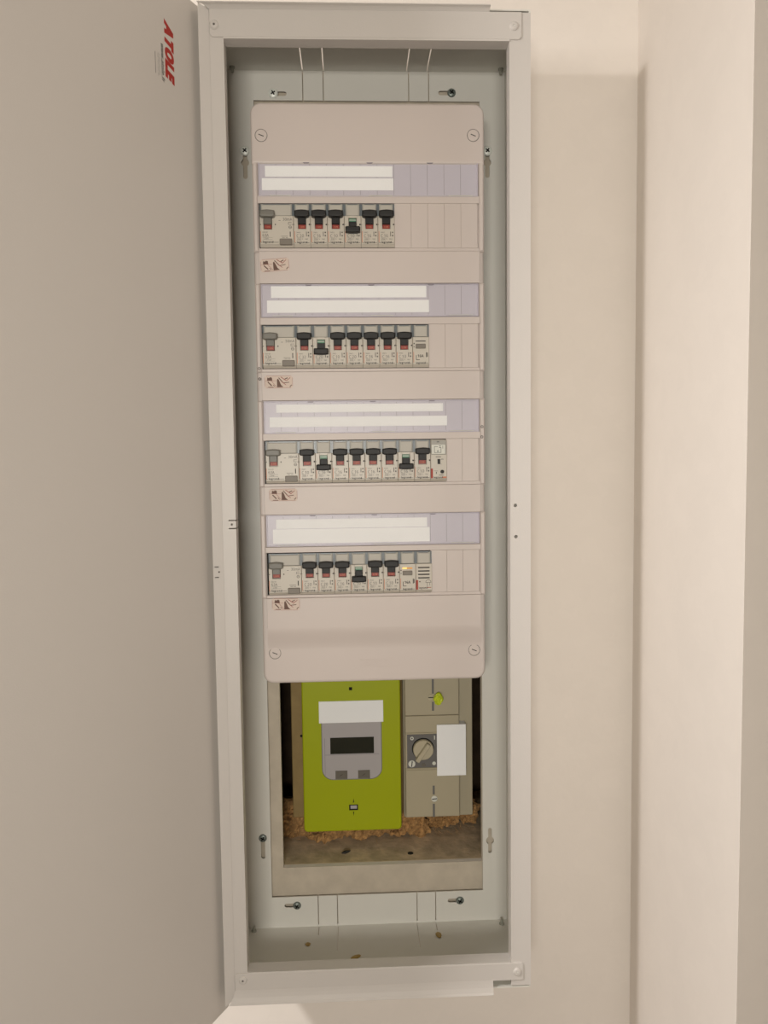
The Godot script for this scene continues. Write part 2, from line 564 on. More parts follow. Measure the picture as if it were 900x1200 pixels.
func cabinet():
	var o := Vector3(0, -965, -80)
	var c := thing("electrical_cabinet", "tall open white steel electrical cabinet mounted on the cream wall", "cabinet", o)
	# back sheet with the large opening, knock-out slits, slots and keyholes
	var cuts := [[-131, -924, -90, 134, 40, -70]]
	for x in [-73.5, -49.5, 50.5, 74.0]:
		cuts.append([x - 0.6, 39, -90, x + 0.6, 74, -70])
		cuts.append([x - 0.6, -961, -90, x + 0.6, -923, -70])
	var holes := []
	for s in [[-108, 47.5, 1], [101, 49.5, -1], [-100, -935, -1], [105, -936, -1]]:
		var dx: float = s[2] * 13.0
		cuts.append([minf(s[0], s[0] + dx), s[1] - 2.6, -90, maxf(s[0], s[0] + dx), s[1] + 2.6, -70])
		holes.append([s[0] + dx, s[1], -80, 2.6])
	for s in [[-142.3, -18, -29], [143.1, -17, -28], [143.3, -859.5, 0], [-140.6, -846.7, -24]]:
		var y: float = s[1]
		if s[2] == 0:
			cuts.append([s[0] - 2.3, y - 14, -90, s[0] + 2.3, y + 14, -70])
			holes.append([s[0], y, -80, 5.0]); holes.append([s[0], y + 14, -80, 2.3]); holes.append([s[0], y - 14, -80, 2.3])
		else:
			cuts.append([s[0] - 2.6, y + s[2], -90, s[0] + 2.6, y, -70])
			holes.append([s[0], y + s[2], -80, 2.6])
			if y > -100:
				holes.append([s[0], y - 13, -80, 4.6])
	sheet("back_panel", c, o, [[-165, -963, -81.5, 165, 73.5, -80]], cuts, holes, M.lightened_paint)
	cuts = []
	for x in [-73.5, -49.0, 48.0, 72.0]:
		cuts.append([x - 0.7, 70, -79, x + 0.7, 80, 22])
	sheet("top_panel", c, o, [[-165.5, 73.5, -81.5, 165.5, 75, 44]], cuts, [], M.lightened_paint)
	cuts = []
	for x in [-73.0, 74.0]:
		cuts.append([x - 0.5, -970, -79, x + 0.5, -955, -62])
	for x in [-49.0, 50.0]:
		cuts.append([x - 0.35, -970, -79, x + 0.35, -955, -30])
	sheet("bottom_panel", c, o, [[-165.5, -964.5, -81.5, 165.5, -963, 44]], cuts, [], M.lightened_paint)
	for s in [-1, 1]:
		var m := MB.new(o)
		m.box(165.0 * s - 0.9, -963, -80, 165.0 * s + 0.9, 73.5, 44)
		part("side_panel", m, M.lightened_paint, c)
	# front rails: two uprights, then the head and the sill folded over them
	sheet("left_rail", c, o, [[-159.5, -962, 43.5, -144.9, 71, 45], [-146.1, -950, 30, -144.9, 60, 45]],
		[[-152.5, -442.2, 30, -143, -441.0, 50], [-152.5, -450.6, 30, -143, -449.4, 50]], [[-149.2, -445.8, 45, 1.1]], M.paint)
	sheet("right_rail", c, o, [[143.9, -961.5, 43.5, 165.7, 71.2, 45], [143.9, -950, 30, 145.1, 60, 45]],
		[], [[149.4, -430.3, 45, 1.9], [150.0, -463.6, 45, 1.9]], M.paint)
	var m := MB.new(o)
	m.prism(MB.rr(-158.6, 44.2, 156.2, 71.2, [4, 4, 0, 0]), 45, 46.6, 0.5)
	m.box(-144.9, 42.6, 30, 143.9, 46, 46.3)
	part("top_rail", m, M.paint, c)
	m = MB.new(o)
	m.prism(MB.rr(-158.6, -954.5, 157.3, -934.6, [0, 3, 3, 3]), 45, 46.6, 0.5)
	m.box(-144.9, -936, 30, 143.9, -933.6, 46.3)
	part("bottom_rail", m, M.paint, c)
	# lips bent forward round three sides, mitred at the hinge corners
	m = MB.new(o)
	m.strip_x([Vector2(70.8, 46.4), Vector2(72.2, 48.2), Vector2(73.2, 50.2), Vector2(73.8, 53.2)], [-159.0, -161.5, -164.0, -169.4], [123.5, 123.5, 123.5, 123.5], 1.0)
	part("top_lip", m, M.paint, c)
	m = MB.new(o)
	m.strip_x([Vector2(-967.5, 51.0), Vector2(-965.6, 49.4), Vector2(-961.0, 48.0), Vector2(-957.0, 47.2), Vector2(-953.5, 46.7)], [-165.0, -163.0, -161.0, -159.5, -158.6], [123.5, 123.5, 123.5, 123.5, 123.5], 1.0)
	part("bottom_lip", m, M.paint, c)
	m = MB.new(o)
	var a := Vector3(-159, 70.8, 45.6); var b := Vector3(-159, -963.0, 45.6); var d := Vector3(-169.2, -970.5, 48.6); var e := Vector3(-169.2, 76.2, 48.6)
	var t := Vector3(-0.2, 0, -1.2)
	m.quad(a, e, d, b); m.quad(b + t, d + t, e + t, a + t)
	m.quad(e, e + t, d + t, d); m.quad(a, a + t, e + t, e); m.quad(b + t, b, d, d + t); m.quad(a + t, a, b, b + t)
	part("hinge_lip", m, M.paint, c)
	m = MB.new(o)
	for y in [-489.8, -500.8]:
		m.box(-168.6, y - 0.5, 47.6, -163.6, y + 0.5, 48.2)
	m.prism(MB.circle(-163.4, -495.2, 0.9, 12), 46, 47.4)
	part("hinge_slot", m, M.grey_ink, c)
	for p in [[-153.7, 55.3, 0], [148.4, 57.2, 1], [-149.8, -941.8, 0], [150.4, -944.7, 1]]:
		m = MB.new(o)
		m.lathe(p[0], p[1], [Vector2(4.6, 46.5), Vector2(4.5, 47.2), Vector2(3.4, 48.3), Vector2(1.3, 48.6), Vector2(1.1, 48.0), Vector2(0.0, 48.0)], 22)
		var r := part("rivet", m, M.paint, c)
		m = MB.new(o)
		m.prism(MB.circle(p[0], p[1], 1.0, 12), 48.0, 48.3)
		part("pin", m, M.grey_ink if p[2] == 0 else M.lightened_paint, r)
	for p in [[-153.5, 73.5, -72, -1], [158.0, 73.5, -72, -1], [-153.5, -963, -74, 1], [155.9, -963, -70, 1]]:
		m = MB.new(o)
		m.xf = Transform3D(Basis(Vector3.RIGHT, -PI / 2 * p[3]), Vector3(p[0], p[1], p[2]))
		m.lathe(0, 0, [Vector2(3.2, 0), Vector2(3.0, 1.6), Vector2(2.0, 2.0), Vector2(1.6, 6.0), Vector2(0, 6.2)], 14)
		part("stud", m, M.stud, c)


func cabinet_door():
	var hinge := Vector3(-176.0, -981, 47)
	var d := thing("cabinet_door", "large plain white steel cabinet door swung open on the left with a red printed logo", "door", hinge)
	# local +x runs from the hinge to the free edge, local -z is the inner face
	d.rotation.y = atan2(-cos(deg_to_rad(27.5)), -sin(deg_to_rad(27.5)))
	var m := MB.new()
	m.prism(MB.rr(-17, 0, 334, 1059, 1.5, 3), 0, 14, 1.0)
	part("panel", m, M.door, d)
	# the print on the inner face, reading downwards with the tops of its letters towards the hinge
	var turn := Basis(Vector3(0, -1, 0), Vector3(-1, 0, 0), Vector3(0, 0, -1))
	m = MB.new()
	m.xf = Transform3D(turn, Vector3(41.2, 981 + 41.0, 0.0))
	var at := 0.0
	for g in ["A", "T", "O", "L", "E"]:
		at += text(m, g, at, 0, 12.8, 0.02, "heavy", 0.0, 1.07, 0.32, 0.06) + 0.2
	part("logo_print", m, M.logo_red, d, "red slanted logo lettering printed on the door")
	m = MB.new()
	m.xf = Transform3D(turn, Vector3(46.6, 981 + 16.5, 0.0))
	text(m, "www.atole.fr", 0, 0, 4.0, 0.02, "bold", 0.0, 1.0, 0.25, 0.05)
	part("address_print", m, M.ink, d, "small black slanted lettering beside the red logo")
	m = MB.new()
	m.xf = Transform3D(turn, Vector3(51.6, 981 + 4.5, 0.0))
	for k in 7:                            # grey lettering too faint to read in the photograph: thin strokes only
		m.line(Vector2(k * 3.0, 0), Vector2(k * 3.0 + 0.9, 3.2), 0.35, 0.02, 0.06)
		m.line(Vector2(k * 3.0 + 1.2, 0.2 + 2.6 * (k % 2)), Vector2(k * 3.0 + 2.4, 0.2 + 2.6 * (k % 2)), 0.35, 0.02, 0.06)
	m.box(0, -3.6, 0.02, 19.5, -3.0, 0.06)
	part("grey_print", m, M.grey_ink, d, "faint grey lettering beside the black lettering")


func cover():
	var o := Vector3(0, -629, -80)
	var c := thing("panel_cover", "tall cream plastic cover of the distribution panel with four breaker rows", "panel cover", o)
	var m := MB.new(o)
	m.prism(MB.rr(-125.5, -629.5, 125, 0.5, [11, 11, 11, 11], 6), -66, -1.5, 3.0, true, 3)
	part("body", m, M.plastic, c)
	m = MB.new(o)
	m.prism(MB.rr(-125.5, -63.0, 125, 0.5, [0, 0, 11, 11], 6), -10, 2.9, 2.5, true, 3)
	part("head", m, M.plastic, c)
	var T := rows_label(); var B := rows_breaker()
	for r in 4:
		m = MB.new(o)                      # bar between the label holder and the breakers
		m.box(-119.6, B[r] + 0.8, -3, 119.6, T[r] - 35.6, 2.6, 0.3)
		part("rail_bar", m, M.plastic, c)
		var top: float = B[r] - 50.0
		m = MB.new(o)
		if r < 3:
			m.box(-119.6, T[r + 1] + 0.6, -3, 119.6, top, 2.9, 0.35)
		else:
			m.box(-119.6, -566, -3, 119.6, top, 2.9, 0.35)
			for k in 12:                      # the band eases down to the plain foot of the cover
				var u0 := k / 12.0; var u1 := (k + 1) / 12.0
				var z0 := 0.7 + 2.2 * cos(u0 * PI); var z1 := 0.7 + 2.2 * cos(u1 * PI)
				var y0 := -565.5 - 26.0 * u0; var y1 := -565.5 - 26.0 * u1
				var n0 := Vector3(0, -2.2 * PI * sin(u0 * PI), 26).normalized(); var n1 := Vector3(0, -2.2 * PI * sin(u1 * PI), 26).normalized()
				m.smooth_tri([Vector3(-119.6, y0, z0), Vector3(-119.6, y1, z1), Vector3(119.6, y1, z1)], [n0, n1, n1])
				m.smooth_tri([Vector3(-119.6, y0, z0), Vector3(119.6, y1, z1), Vector3(119.6, y0, z0)], [n0, n1, n0])
				for x in [-119.6, 119.6]:
					m.quad(Vector3(x, y0, z0), Vector3(x, y0, -2), Vector3(x, y1, -2), Vector3(x, y1, z1))
		part("band", m, M.plastic, c)
		var used: int = [8, 10, 11, 10][r]
		m = MB.new(o)                      # black sheet for the shade in the opening the breakers poke through
		m.box(-118.6, B[r] - 46.6, -2.5, -117.2 + used * 18.08, B[r] + 0.7, -0.4)
		part("breaker_slot_shade", m, M.dark, c)
		m = MB.new(o)                      # strip of cover under the breakers
		m.box(-119.4, top + 0.25, -3, 119.2, B[r] - 46.5, 2.2, 0.25)
		part("sill_strip", m, M.plastic, c)
		for s in [-1, 1]:
			m = MB.new(o)
			var xa := -125.0 if s < 0 else 118.9
			m.box(xa, B[r] - 50.4, -4, xa + 6.0, T[r] + 0.6, 2.2, 1.6)
			part("side_strip", m, M.plastic, c)
		for i in range(used, 13):
			m = MB.new(o)
			var x := -117.6 + i * 18.08
			m.box(x + 0.06, B[r] - 46.4, -2, x + 18.02, B[r] + 0.7, 2.3, 0.2)
			part("blanking_plate", m, M.blank, c)
	for s in [[-114.2, -33.8], [113.1, -32.8], [-112.2, -594.9], [112.1, -596.3]]:
		var z := 3.0 if s[1] > -100 else -1.5
		m = MB.new(o)
		m.ring(s[0], s[1], 6.2, 6.7, z - 0.4, z + 0.03, 32)
		var k := part("screw_groove", m, M.grey_ink, c)
		m = MB.new(o)
		m.lathe(s[0], s[1], [Vector2(6.2, z - 0.3), Vector2(6.1, z + 0.25), Vector2(5.4, z + 0.5), Vector2(0, z + 0.5)], 30)
		part("turn_screw", m, M.plastic, k)
		m = MB.new(o)
		m.xf = Transform3D(Basis(Vector3.BACK, deg_to_rad(-22)), Vector3(s[0], s[1], 0))
		m.box(-2.9, -0.45, z + 0.3, 2.9, 0.45, z + 0.55)
		part("screw_slot", m, M.ink, k)
	for s in [[-122.0, -279.7], [-121.8, -290.8], [121.5, -345.2], [121.2, -356.4]]:
		m = MB.new(o)
		m.ring(s[0], s[1], 0.9, 1.6, 2, 2.4, 16)
		part("peg_hole", m, M.grey_ink, c)
	m = MB.new(o)
	m.box(-17, -612.6, -1.6, 17.5, -612.2, -1.1); m.box(-17, -604.4, -1.6, 17.5, -604.0, -1.1)
	m.box(-17, -612.6, -1.6, -16.6, -604.0, -1.1); m.box(17.1, -612.6, -1.6, 17.5, -604.0, -1.1)
	text(m, "legrand", 0.3, -610.0, 4.6, -1.55, "bold", 0.5, 1.5, 0.0, 0.45)
	part("moulded_mark", m, M.plastic, c, "maker's name moulded in raised letters on the cover")


func rows_label() -> Array:
	return [-60.8, -189.6, -315.0, -439.8]


func rows_breaker() -> Array:
	return [-105.0, -233.7, -358.7, -482.3]


func label_holders():
	var T := rows_label()
	var row := ["top", "second", "third", "bottom"]
	var hs := [36.8, 35.2, 35.6, 34.8]
	# white strips: x0, x1 and the drop below the holder's top, upper and lower strip of each row
	var strips := [[[-111.1, 25.5, 4.0, 15.4], [-114.7, 26.4, 16.9, 29.4]], [[-107.5, 61.0, 2.0, 14.4], [-112.1, 63.8, 17.1, 30.3]],
		[[-104.7, 78.5, 3.8, 12.5], [-112.2, 82.7, 17.5, 28.2]], [[-107.5, 59.6, 4.9, 15.2], [-111.3, 62.4, 15.7, 31.7]]]
	var counts := [8, 10, 11, 10]
	for r in 4:
		var t: float = T[r]
		var h: float = hs[r]
		var o := Vector3(0, t - h, 0)
		var g := thing("label_holder", "pale lilac label window above the %s row of breakers" % row[r], "label holder", o, "label windows of the panel cover")
		var m := MB.new(o)
		m.box(-118.2, t - h, -2.5, 118.2, t, 1.2, 0.3)
		part("tray", m, M.lilac, g)
		m = MB.new(o)
		for i in range(1, 13):
			m.box(-117.6 + i * 18.08 - 0.18, t - h + 2.5, 1.1, -117.6 + i * 18.08 + 0.18, t - 2.0, 1.28)
		part("division_line", m, M.lilac_line, g)
		m = MB.new(o)
		m.box(-118.2, t - h, 1.2, 118.2, t - h + 1.0, 2.6, 0.3); m.box(-118.2, t - 1.0, 1.2, 118.2, t, 2.6, 0.3)
		m.box(-118.2, t - h + 1.0, 1.2, -117.0, t - 1.0, 2.6, 0.3); m.box(117.0, t - h + 1.0, 1.2, 118.2, t - 1.0, 2.6, 0.3)
		part("rim", m, M.lilac, g)
		m = MB.new(o)
		m.box(-117.0, t - h + 1.0, 2.0, 117.0, t - 1.0, 2.5)
		part("clear_cover", m, M.clear, g, "clear flap over the label strips")
		for x in [-67.0, 1.0, 66.0]:
			m = MB.new(o); m.prism(PackedVector2Array([Vector2(x - 3.6, t - 0.7), Vector2(x - 2.4, t - 1.7), Vector2(x + 2.4, t - 1.7), Vector2(x + 3.6, t - 0.7)]), 2.4, 2.9)
			part("clip", m, M.lilac_line, g)
		for x in [[-106, -84], [0, 25], [86, 112]]:
			m = MB.new(o); m.box(x[0], t - h + 1.1, 2.5, x[1], t - h + 1.7, 3.1, 0.2)
			part("finger_lip", m, M.white, g)
		for k in 2:
			var s: Array = strips[r][k]
			m = MB.new(Vector3((s[0] + s[1]) * 0.5, t - s[3], 1.3))
			m.box(s[0], t - s[3], 1.3, s[1], t - s[2], 1.55)
			single("label_strip", m, M.paper, "%s blank white paper strip in the label window above the %s breaker row" % [["upper", "lower"][k], row[r]], "paper label", "blank paper strips in the label windows")


# ------------------------------------------------------------------ the devices on the rails
const W := 18.08
const H := 46.0


func ty(t: float) -> float:                 # t runs down from the top of a device on a scale of 48
	return H - t * (H / 48.0)


func cached(key: String, build: Callable) -> ArrayMesh:
	if not cache.has(key):
		var m := MB.new()
		build.call(m)
		cache[key] = m.mesh()
	return cache[key]


func notched(m: MB, x0: float, x1: float, a: float, b: float, t0: float, t1: float, t2: float):
	# face plate from t0 to t2 with a notch for the lever between a and b, down to t1
	m.prism(PackedVector2Array([Vector2(x0, ty(t2)), Vector2(x1, ty(t2)), Vector2(x1, ty(t0)), Vector2(b, ty(t0)), Vector2(b, ty(t1)), Vector2(a, ty(t1)), Vector2(a, ty(t0)), Vector2(x0, ty(t0))]), 0, 6, 0.45)


func foot(m: MB, x0: float, x1: float):      # the sloping lower end of a device
	var a := ty(45.2); var b := ty(48)
	m.quad(Vector3(x0, a, 5.9), Vector3(x0, b, 3.0), Vector3(x1, b, 3.0), Vector3(x1, a, 5.9))
	m.quad(Vector3(x0, b, 3.0), Vector3(x0, b, -1), Vector3(x1, b, -1), Vector3(x1, b, 3.0))
	m.tri(Vector3(x0, a, 5.9), Vector3(x0, a, 0), Vector3(x0, b, 3.0)); m.tri(Vector3(x0, a, 0), Vector3(x0, b, -1), Vector3(x0, b, 3.0))
	m.tri(Vector3(x1, a, 0), Vector3(x1, a, 5.9), Vector3(x1, b, 3.0)); m.tri(Vector3(x1, b, -1), Vector3(x1, a, 0), Vector3(x1, b, 3.0))


func tab_parts(o: Node3D, x0: float, x1: float, key: String, seen := true):
	var g := part_of("label_frame", cached(key + "_frame", func(m: MB):
		m.box(x0, ty(14.2), -1, x1, ty(0.2), 2.6)
		m.box(x0 + 0.2, ty(14.2), 2.6, x0 + 0.8, ty(0.8), 4.2); m.box(x1 - 0.8, ty(14.2), 2.6, x1 - 0.2, ty(0.8), 4.2)), M.tab_side, o)
	part_of("label_tab", cached(key + "_tab", func(m: MB):
		m.prism(PackedVector2Array([Vector2(x0 + 1.5, ty(13.8)), Vector2(x1 - 1.5, ty(13.8)), Vector2(x1 - 1.5, ty(0.7)), Vector2(x1 - 3.2, ty(0.7)), Vector2(x1 - 4.0, ty(1.5)), Vector2(x0 + 4.0, ty(1.5)), Vector2(x0 + 3.2, ty(0.7)), Vector2(x0 + 1.5, ty(0.7))]), 0, 5.0, 0.5)), M.tab, g)
	if seen:
		part_of("label_insert", cached(key + "_insert", func(m: MB):
			m.prism(MB.rr(x0 + 2.9, ty(13.4), x1 - 2.9, ty(2.4), 0.5, 2), 4.9, 5.25, 0.15)), M.tab_inner, g)


func lever(o: Node3D, cx: float, up: bool, mat: Material, key: String):
	if up:
		part_of("toggle", cached(key + "_up", func(m: MB):
			m.prism(MB.rr(cx - 4.1, ty(23.4), cx + 4.1, ty(14), 0.0, 1), 1, 7.6, 0.4)
			var p := PackedVector2Array()
			p.append_array([Vector2(cx - 7.9, ty(15.4)), Vector2(cx - 7.2, ty(16.3)), Vector2(cx - 5.2, ty(16.9)), Vector2(cx + 5.2, ty(16.9)), Vector2(cx + 7.2, ty(16.3)), Vector2(cx + 7.9, ty(15.4)), Vector2(cx + 7.8, ty(10.1)), Vector2(cx + 4, ty(9.4)), Vector2(cx, ty(9.1)), Vector2(cx - 4, ty(9.4)), Vector2(cx - 7.8, ty(10.1))])
			m.prism(p, 5.6, 13.5, 1.4, true, 3)), mat, o)
		part_of("red_indicator", cached(key + "_red", func(m: MB):
			m.box(cx - 3.9, ty(27.7), 0.5, cx + 3.9, ty(23.2), 4.4, 0.2)), M.red, o, "red ON window under the toggle")
		part_of("indicator_print", cached(key + "_on", func(m: MB):
			text(m, "I ON", cx, ty(26.6), 1.7, 4.4, "bold", 0.5, 0.9)), M.orange, o)
	else:
		part_of("toggle", cached(key + "_down", func(m: MB):
			m.prism(MB.rr(cx - 3.9, ty(27.2), cx + 3.9, ty(20.5), 0.0, 1), 1, 6.6, 0.4)
			m.prism(PackedVector2Array([Vector2(cx - 7.9, ty(33.2)), Vector2(cx - 4, ty(33.7)), Vector2(cx, ty(33.9)), Vector2(cx + 4, ty(33.7)), Vector2(cx + 7.9, ty(33.2)), Vector2(cx + 7.9, ty(27.6)), Vector2(cx + 6.8, ty(26.9)), Vector2(cx - 6.8, ty(26.9)), Vector2(cx - 7.9, ty(27.6))]), 4.6, 12.5, 1.4, true, 3)), mat, o, "toggle thrown down")
		part_of("green_indicator", cached(key + "_green", func(m: MB):
			m.box(cx - 3.9, ty(20.8), 0.5, cx + 3.9, ty(16.6), 4.2, 0.2)), M.green, o, "green OFF window above the toggle")
		part_of("indicator_print", cached(key + "_off", func(m: MB):
			m.box(cx - 3.7, ty(18.6), 4.1, cx + 3.7, ty(17.9), 4.3)), M.white, o)


func make_breaker(o: Node3D, up: bool, rating: String):
	part_of("face", cached("mcb_face" + str(up), func(m: MB):
		notched(m, -8.9, 8.9, -4.3, 4.3, 14.0, 28.2, 45.2)
		if not up:
			m.box(-4.3, ty(16.4), 0, 4.3, ty(14.0), 5.9)
		m.box(-8.9, ty(48), -1.5, 8.9, ty(14.0), 0.2)
		foot(m, -8.9, 8.9)), M.face, o)
	tab_parts(o, -9.0, 9.0, "mcb")
	lever(o, 0.0, up, M.black, "mcb")
	part_of("pin_hole", cached("mcb_pin", func(m: MB):
		m.prism(MB.circle(7.9, ty(23.6), 0.85, 12), 5.5, 6.06)
		m.prism(MB.circle(-8.4, ty(23.6), 0.4, 8), 5.5, 6.06)), M.ink, o)
	part_of("print", cached("mcb_print" + rating, func(m: MB):
		text(m, "DNX3", -5.9, ty(33.0), 1.3, 5.95)
		text(m, rating, -5.9, ty(37.6), 3.2, 5.95, "plain", 0.0, 0.95)
		text(m, "4500", -5.4, ty(40.3), 1.4, 5.95)
		m.box(-6.0, ty(40.8), 5.95, -1.0, ty(40.6), 6.05); m.box(-6.0, ty(38.4), 5.95, -1.0, ty(38.2), 6.05)
		text(m, "3", -0.4, ty(40.3), 1.4, 5.95)
		text(m, "6kA", 3.2, ty(40.3), 1.4, 5.95)
		m.box(4.2, ty(36.5), 5.95, 4.9, ty(31.4), 6.05); m.box(6.0, ty(33.0), 5.95, 7.4, ty(31.6), 6.04); m.box(6.0, ty(36.6), 5.95, 7.4, ty(35.0), 6.04)), M.grey_ink, o)
	part_of("maker_print", cached("mcb_maker", func(m: MB):
		text(m, "legrand", -5.6, ty(44.1), 1.95, 5.9, "bold", 0.0, 1.15, 0.0, 0.3)
		m.box(-7.8, ty(43.7), 5.9, -6.4, ty(43.3), 6.06); m.box(4.2, ty(43.7), 5.9, 7.8, ty(43.3), 6.06)), M.ink, o)
	part_of("orange_print", cached("mcb_orange", func(m: MB):
		m.box(-8.2, ty(43.2), 5.9, -7.6, ty(31.0), 6.04)), M.orange, o)


func make_main_switch(o: Node3D):
	part_of("face", cached("rcd_face", func(m: MB):
		notched(m, -17.9, 17.9, -13.9, -4.9, 14.0, 28.6, 45.2)
		m.box(-17.9, ty(48), -1.5, 17.9, ty(14.0), 0.2)
		foot(m, -17.9, 17.9)
		m.box(-2.2, ty(27.5), 5.9, -1.7, ty(23.5), 6.4)), M.face, o)
	tab_parts(o, -18.0, 18.0, "rcd")
	lever(o, -9.4, true, M.grey_toggle, "rcd")
	part_of("test_button", cached("rcd_test", func(m: MB):
		m.prism(MB.rr(3.0, ty(46.2), 16.4, ty(39.4), 0.8, 3), 4, 8.2, 0.6)), M.button, o, "grey test button")
	part_of("pin_hole", cached("rcd_pin", func(m: MB):
		m.prism(MB.circle(-1.4, ty(23.6), 0.75, 12), 5.5, 6.06)
		m.prism(MB.circle(-17.0, ty(23.6), 0.5, 10), 5.5, 6.06)
		m.prism(MB.circle(17.1, ty(23.6), 0.5, 10), 5.5, 6.06)), M.ink, o)
	part_of("print", cached("rcd_print", func(m: MB):
		text(m, "30mA", 16.6, ty(19.4), 2.9, 5.95, "plain", 1.0, 1.0)
		m.box(2.2, ty(19.4), 5.95, 4.2, ty(18.9), 6.05)
		m.box(12.4, ty(21.4), 5.95, 16.0, ty(21.0), 6.05); m.box(12.4, ty(23.6), 5.95, 16.0, ty(23.2), 6.05); m.box(12.4, ty(23.6), 5.95, 12.8, ty(21.0), 6.05)
		m.ring(14.4, ty(26.6), 1.2, 1.65, 5.95, 6.06, 16); m.box(13.4, ty(26.8), 5.95, 15.4, ty(26.4), 6.05)
		text(m, "DX3 ID", -15.2, ty(32.8), 1.4, 5.95)
		text(m, "63A", -15.2, ty(36.9), 3.0, 5.95)
		text(m, "~ 230V", -14.8, ty(39.8), 1.5, 5.95)
		m.box(-15.2, ty(40.3), 5.95, -4.6, ty(40.1), 6.05); m.box(-15.2, ty(37.9), 5.95, -4.6, ty(37.7), 6.05)
		m.box(4.6, ty(36.6), 5.95, 11.8, ty(36.2), 6.05); m.box(5.6, ty(38.2), 5.95, 8.4, ty(37.8), 6.05); m.box(9.4, ty(38.2), 5.95, 11.8, ty(37.8), 6.05)), M.grey_ink, o)
	part_of("maker_print", cached("rcd_maker", func(m: MB):
		text(m, "legrand", -15.0, ty(43.7), 2.0, 5.9, "bold", 0.0, 1.15, 0.0, 0.3)
		m.box(-17.2, ty(43.2), 5.9, -15.8, ty(42.8), 6.06); m.box(-4.4, ty(43.2), 5.9, 1.8, ty(42.8), 6.06)
		m.box(13.9, ty(37.0), 5.95, 14.8, ty(31.4), 6.05)), M.ink, o)
	part_of("orange_print", cached("rcd_orange", func(m: MB):
		m.box(-17.6, ty(43.2), 5.9, -17.0, ty(31.0), 6.04)), M.orange, o)


func make_contactor(o: Node3D, lit: bool):
	part_of("face", cached("con_face", func(m: MB):
		m.box(-8.9, ty(45.2), -1.5, 8.9, ty(14.2), 6.0, 0.45)
		foot(m, -8.9, 8.9)), M.face, o)
	tab_parts(o, -9.0, 9.0, "mcb")
	if lit:
		var g := part_of("led_window", cached("con_led", func(m: MB):
			m.box(-5.8, ty(20.0), 5.5, -1.0, ty(18.2), 6.3, 0.2)), M.led, o, "lit white end of the signal window")
		part_of("amber_window", cached("con_amber", func(m: MB):
			m.box(-1.0, ty(20.0), 5.5, 5.2, ty(18.4), 6.3, 0.2)), M.amber, g, "amber end of the signal window")
	else:
		part_of("signal_window", cached("con_off", func(m: MB):
			m.box(-5.8, ty(19.4), 5.5, 5.2, ty(18.4), 6.05)), M.black, o, "dark signal window")
	part_of("button", cached("con_button", func(m: MB):
		m.prism(MB.rr(-5.6, ty(27.3), 5.2, ty(22.0), 0.7, 2), 5, 7.4, 0.5)), M.button, o, "grey push button")
	part_of("print", cached("con_print", func(m: MB):
		m.prism(MB.circle(-7.4, ty(21.6), 0.7, 10), 5.5, 6.06); m.prism(MB.circle(-7.4, ty(25.2), 0.6, 10), 5.5, 6.06)
		text(m, "16A", -3.6, ty(37.0), 2.9, 5.95, "bold", 0.0, 0.95)
		m.box(-5.4, ty(40.2), 5.95, -4.8, ty(34.6), 6.05); m.box(-5.4, ty(40.2), 5.95, -1.4, ty(39.6), 6.05)
		m.box(5.6, ty(37.0), 5.95, 6.6, ty(31.5), 6.05); m.box(7.0, ty(36.5), 5.95, 7.6, ty(32.0), 6.05)
		text(m, "legrand", -5.4, ty(44.4), 2.0, 5.9, "bold", 0.0, 1.05, 0.0, 0.3)
		m.box(4.4, ty(43.7), 5.6, 7.8, ty(43.3), 6.05)), M.ink, o)
	part_of("orange_print", cached("mcb_orange", func(_m: MB): pass), M.orange, o)


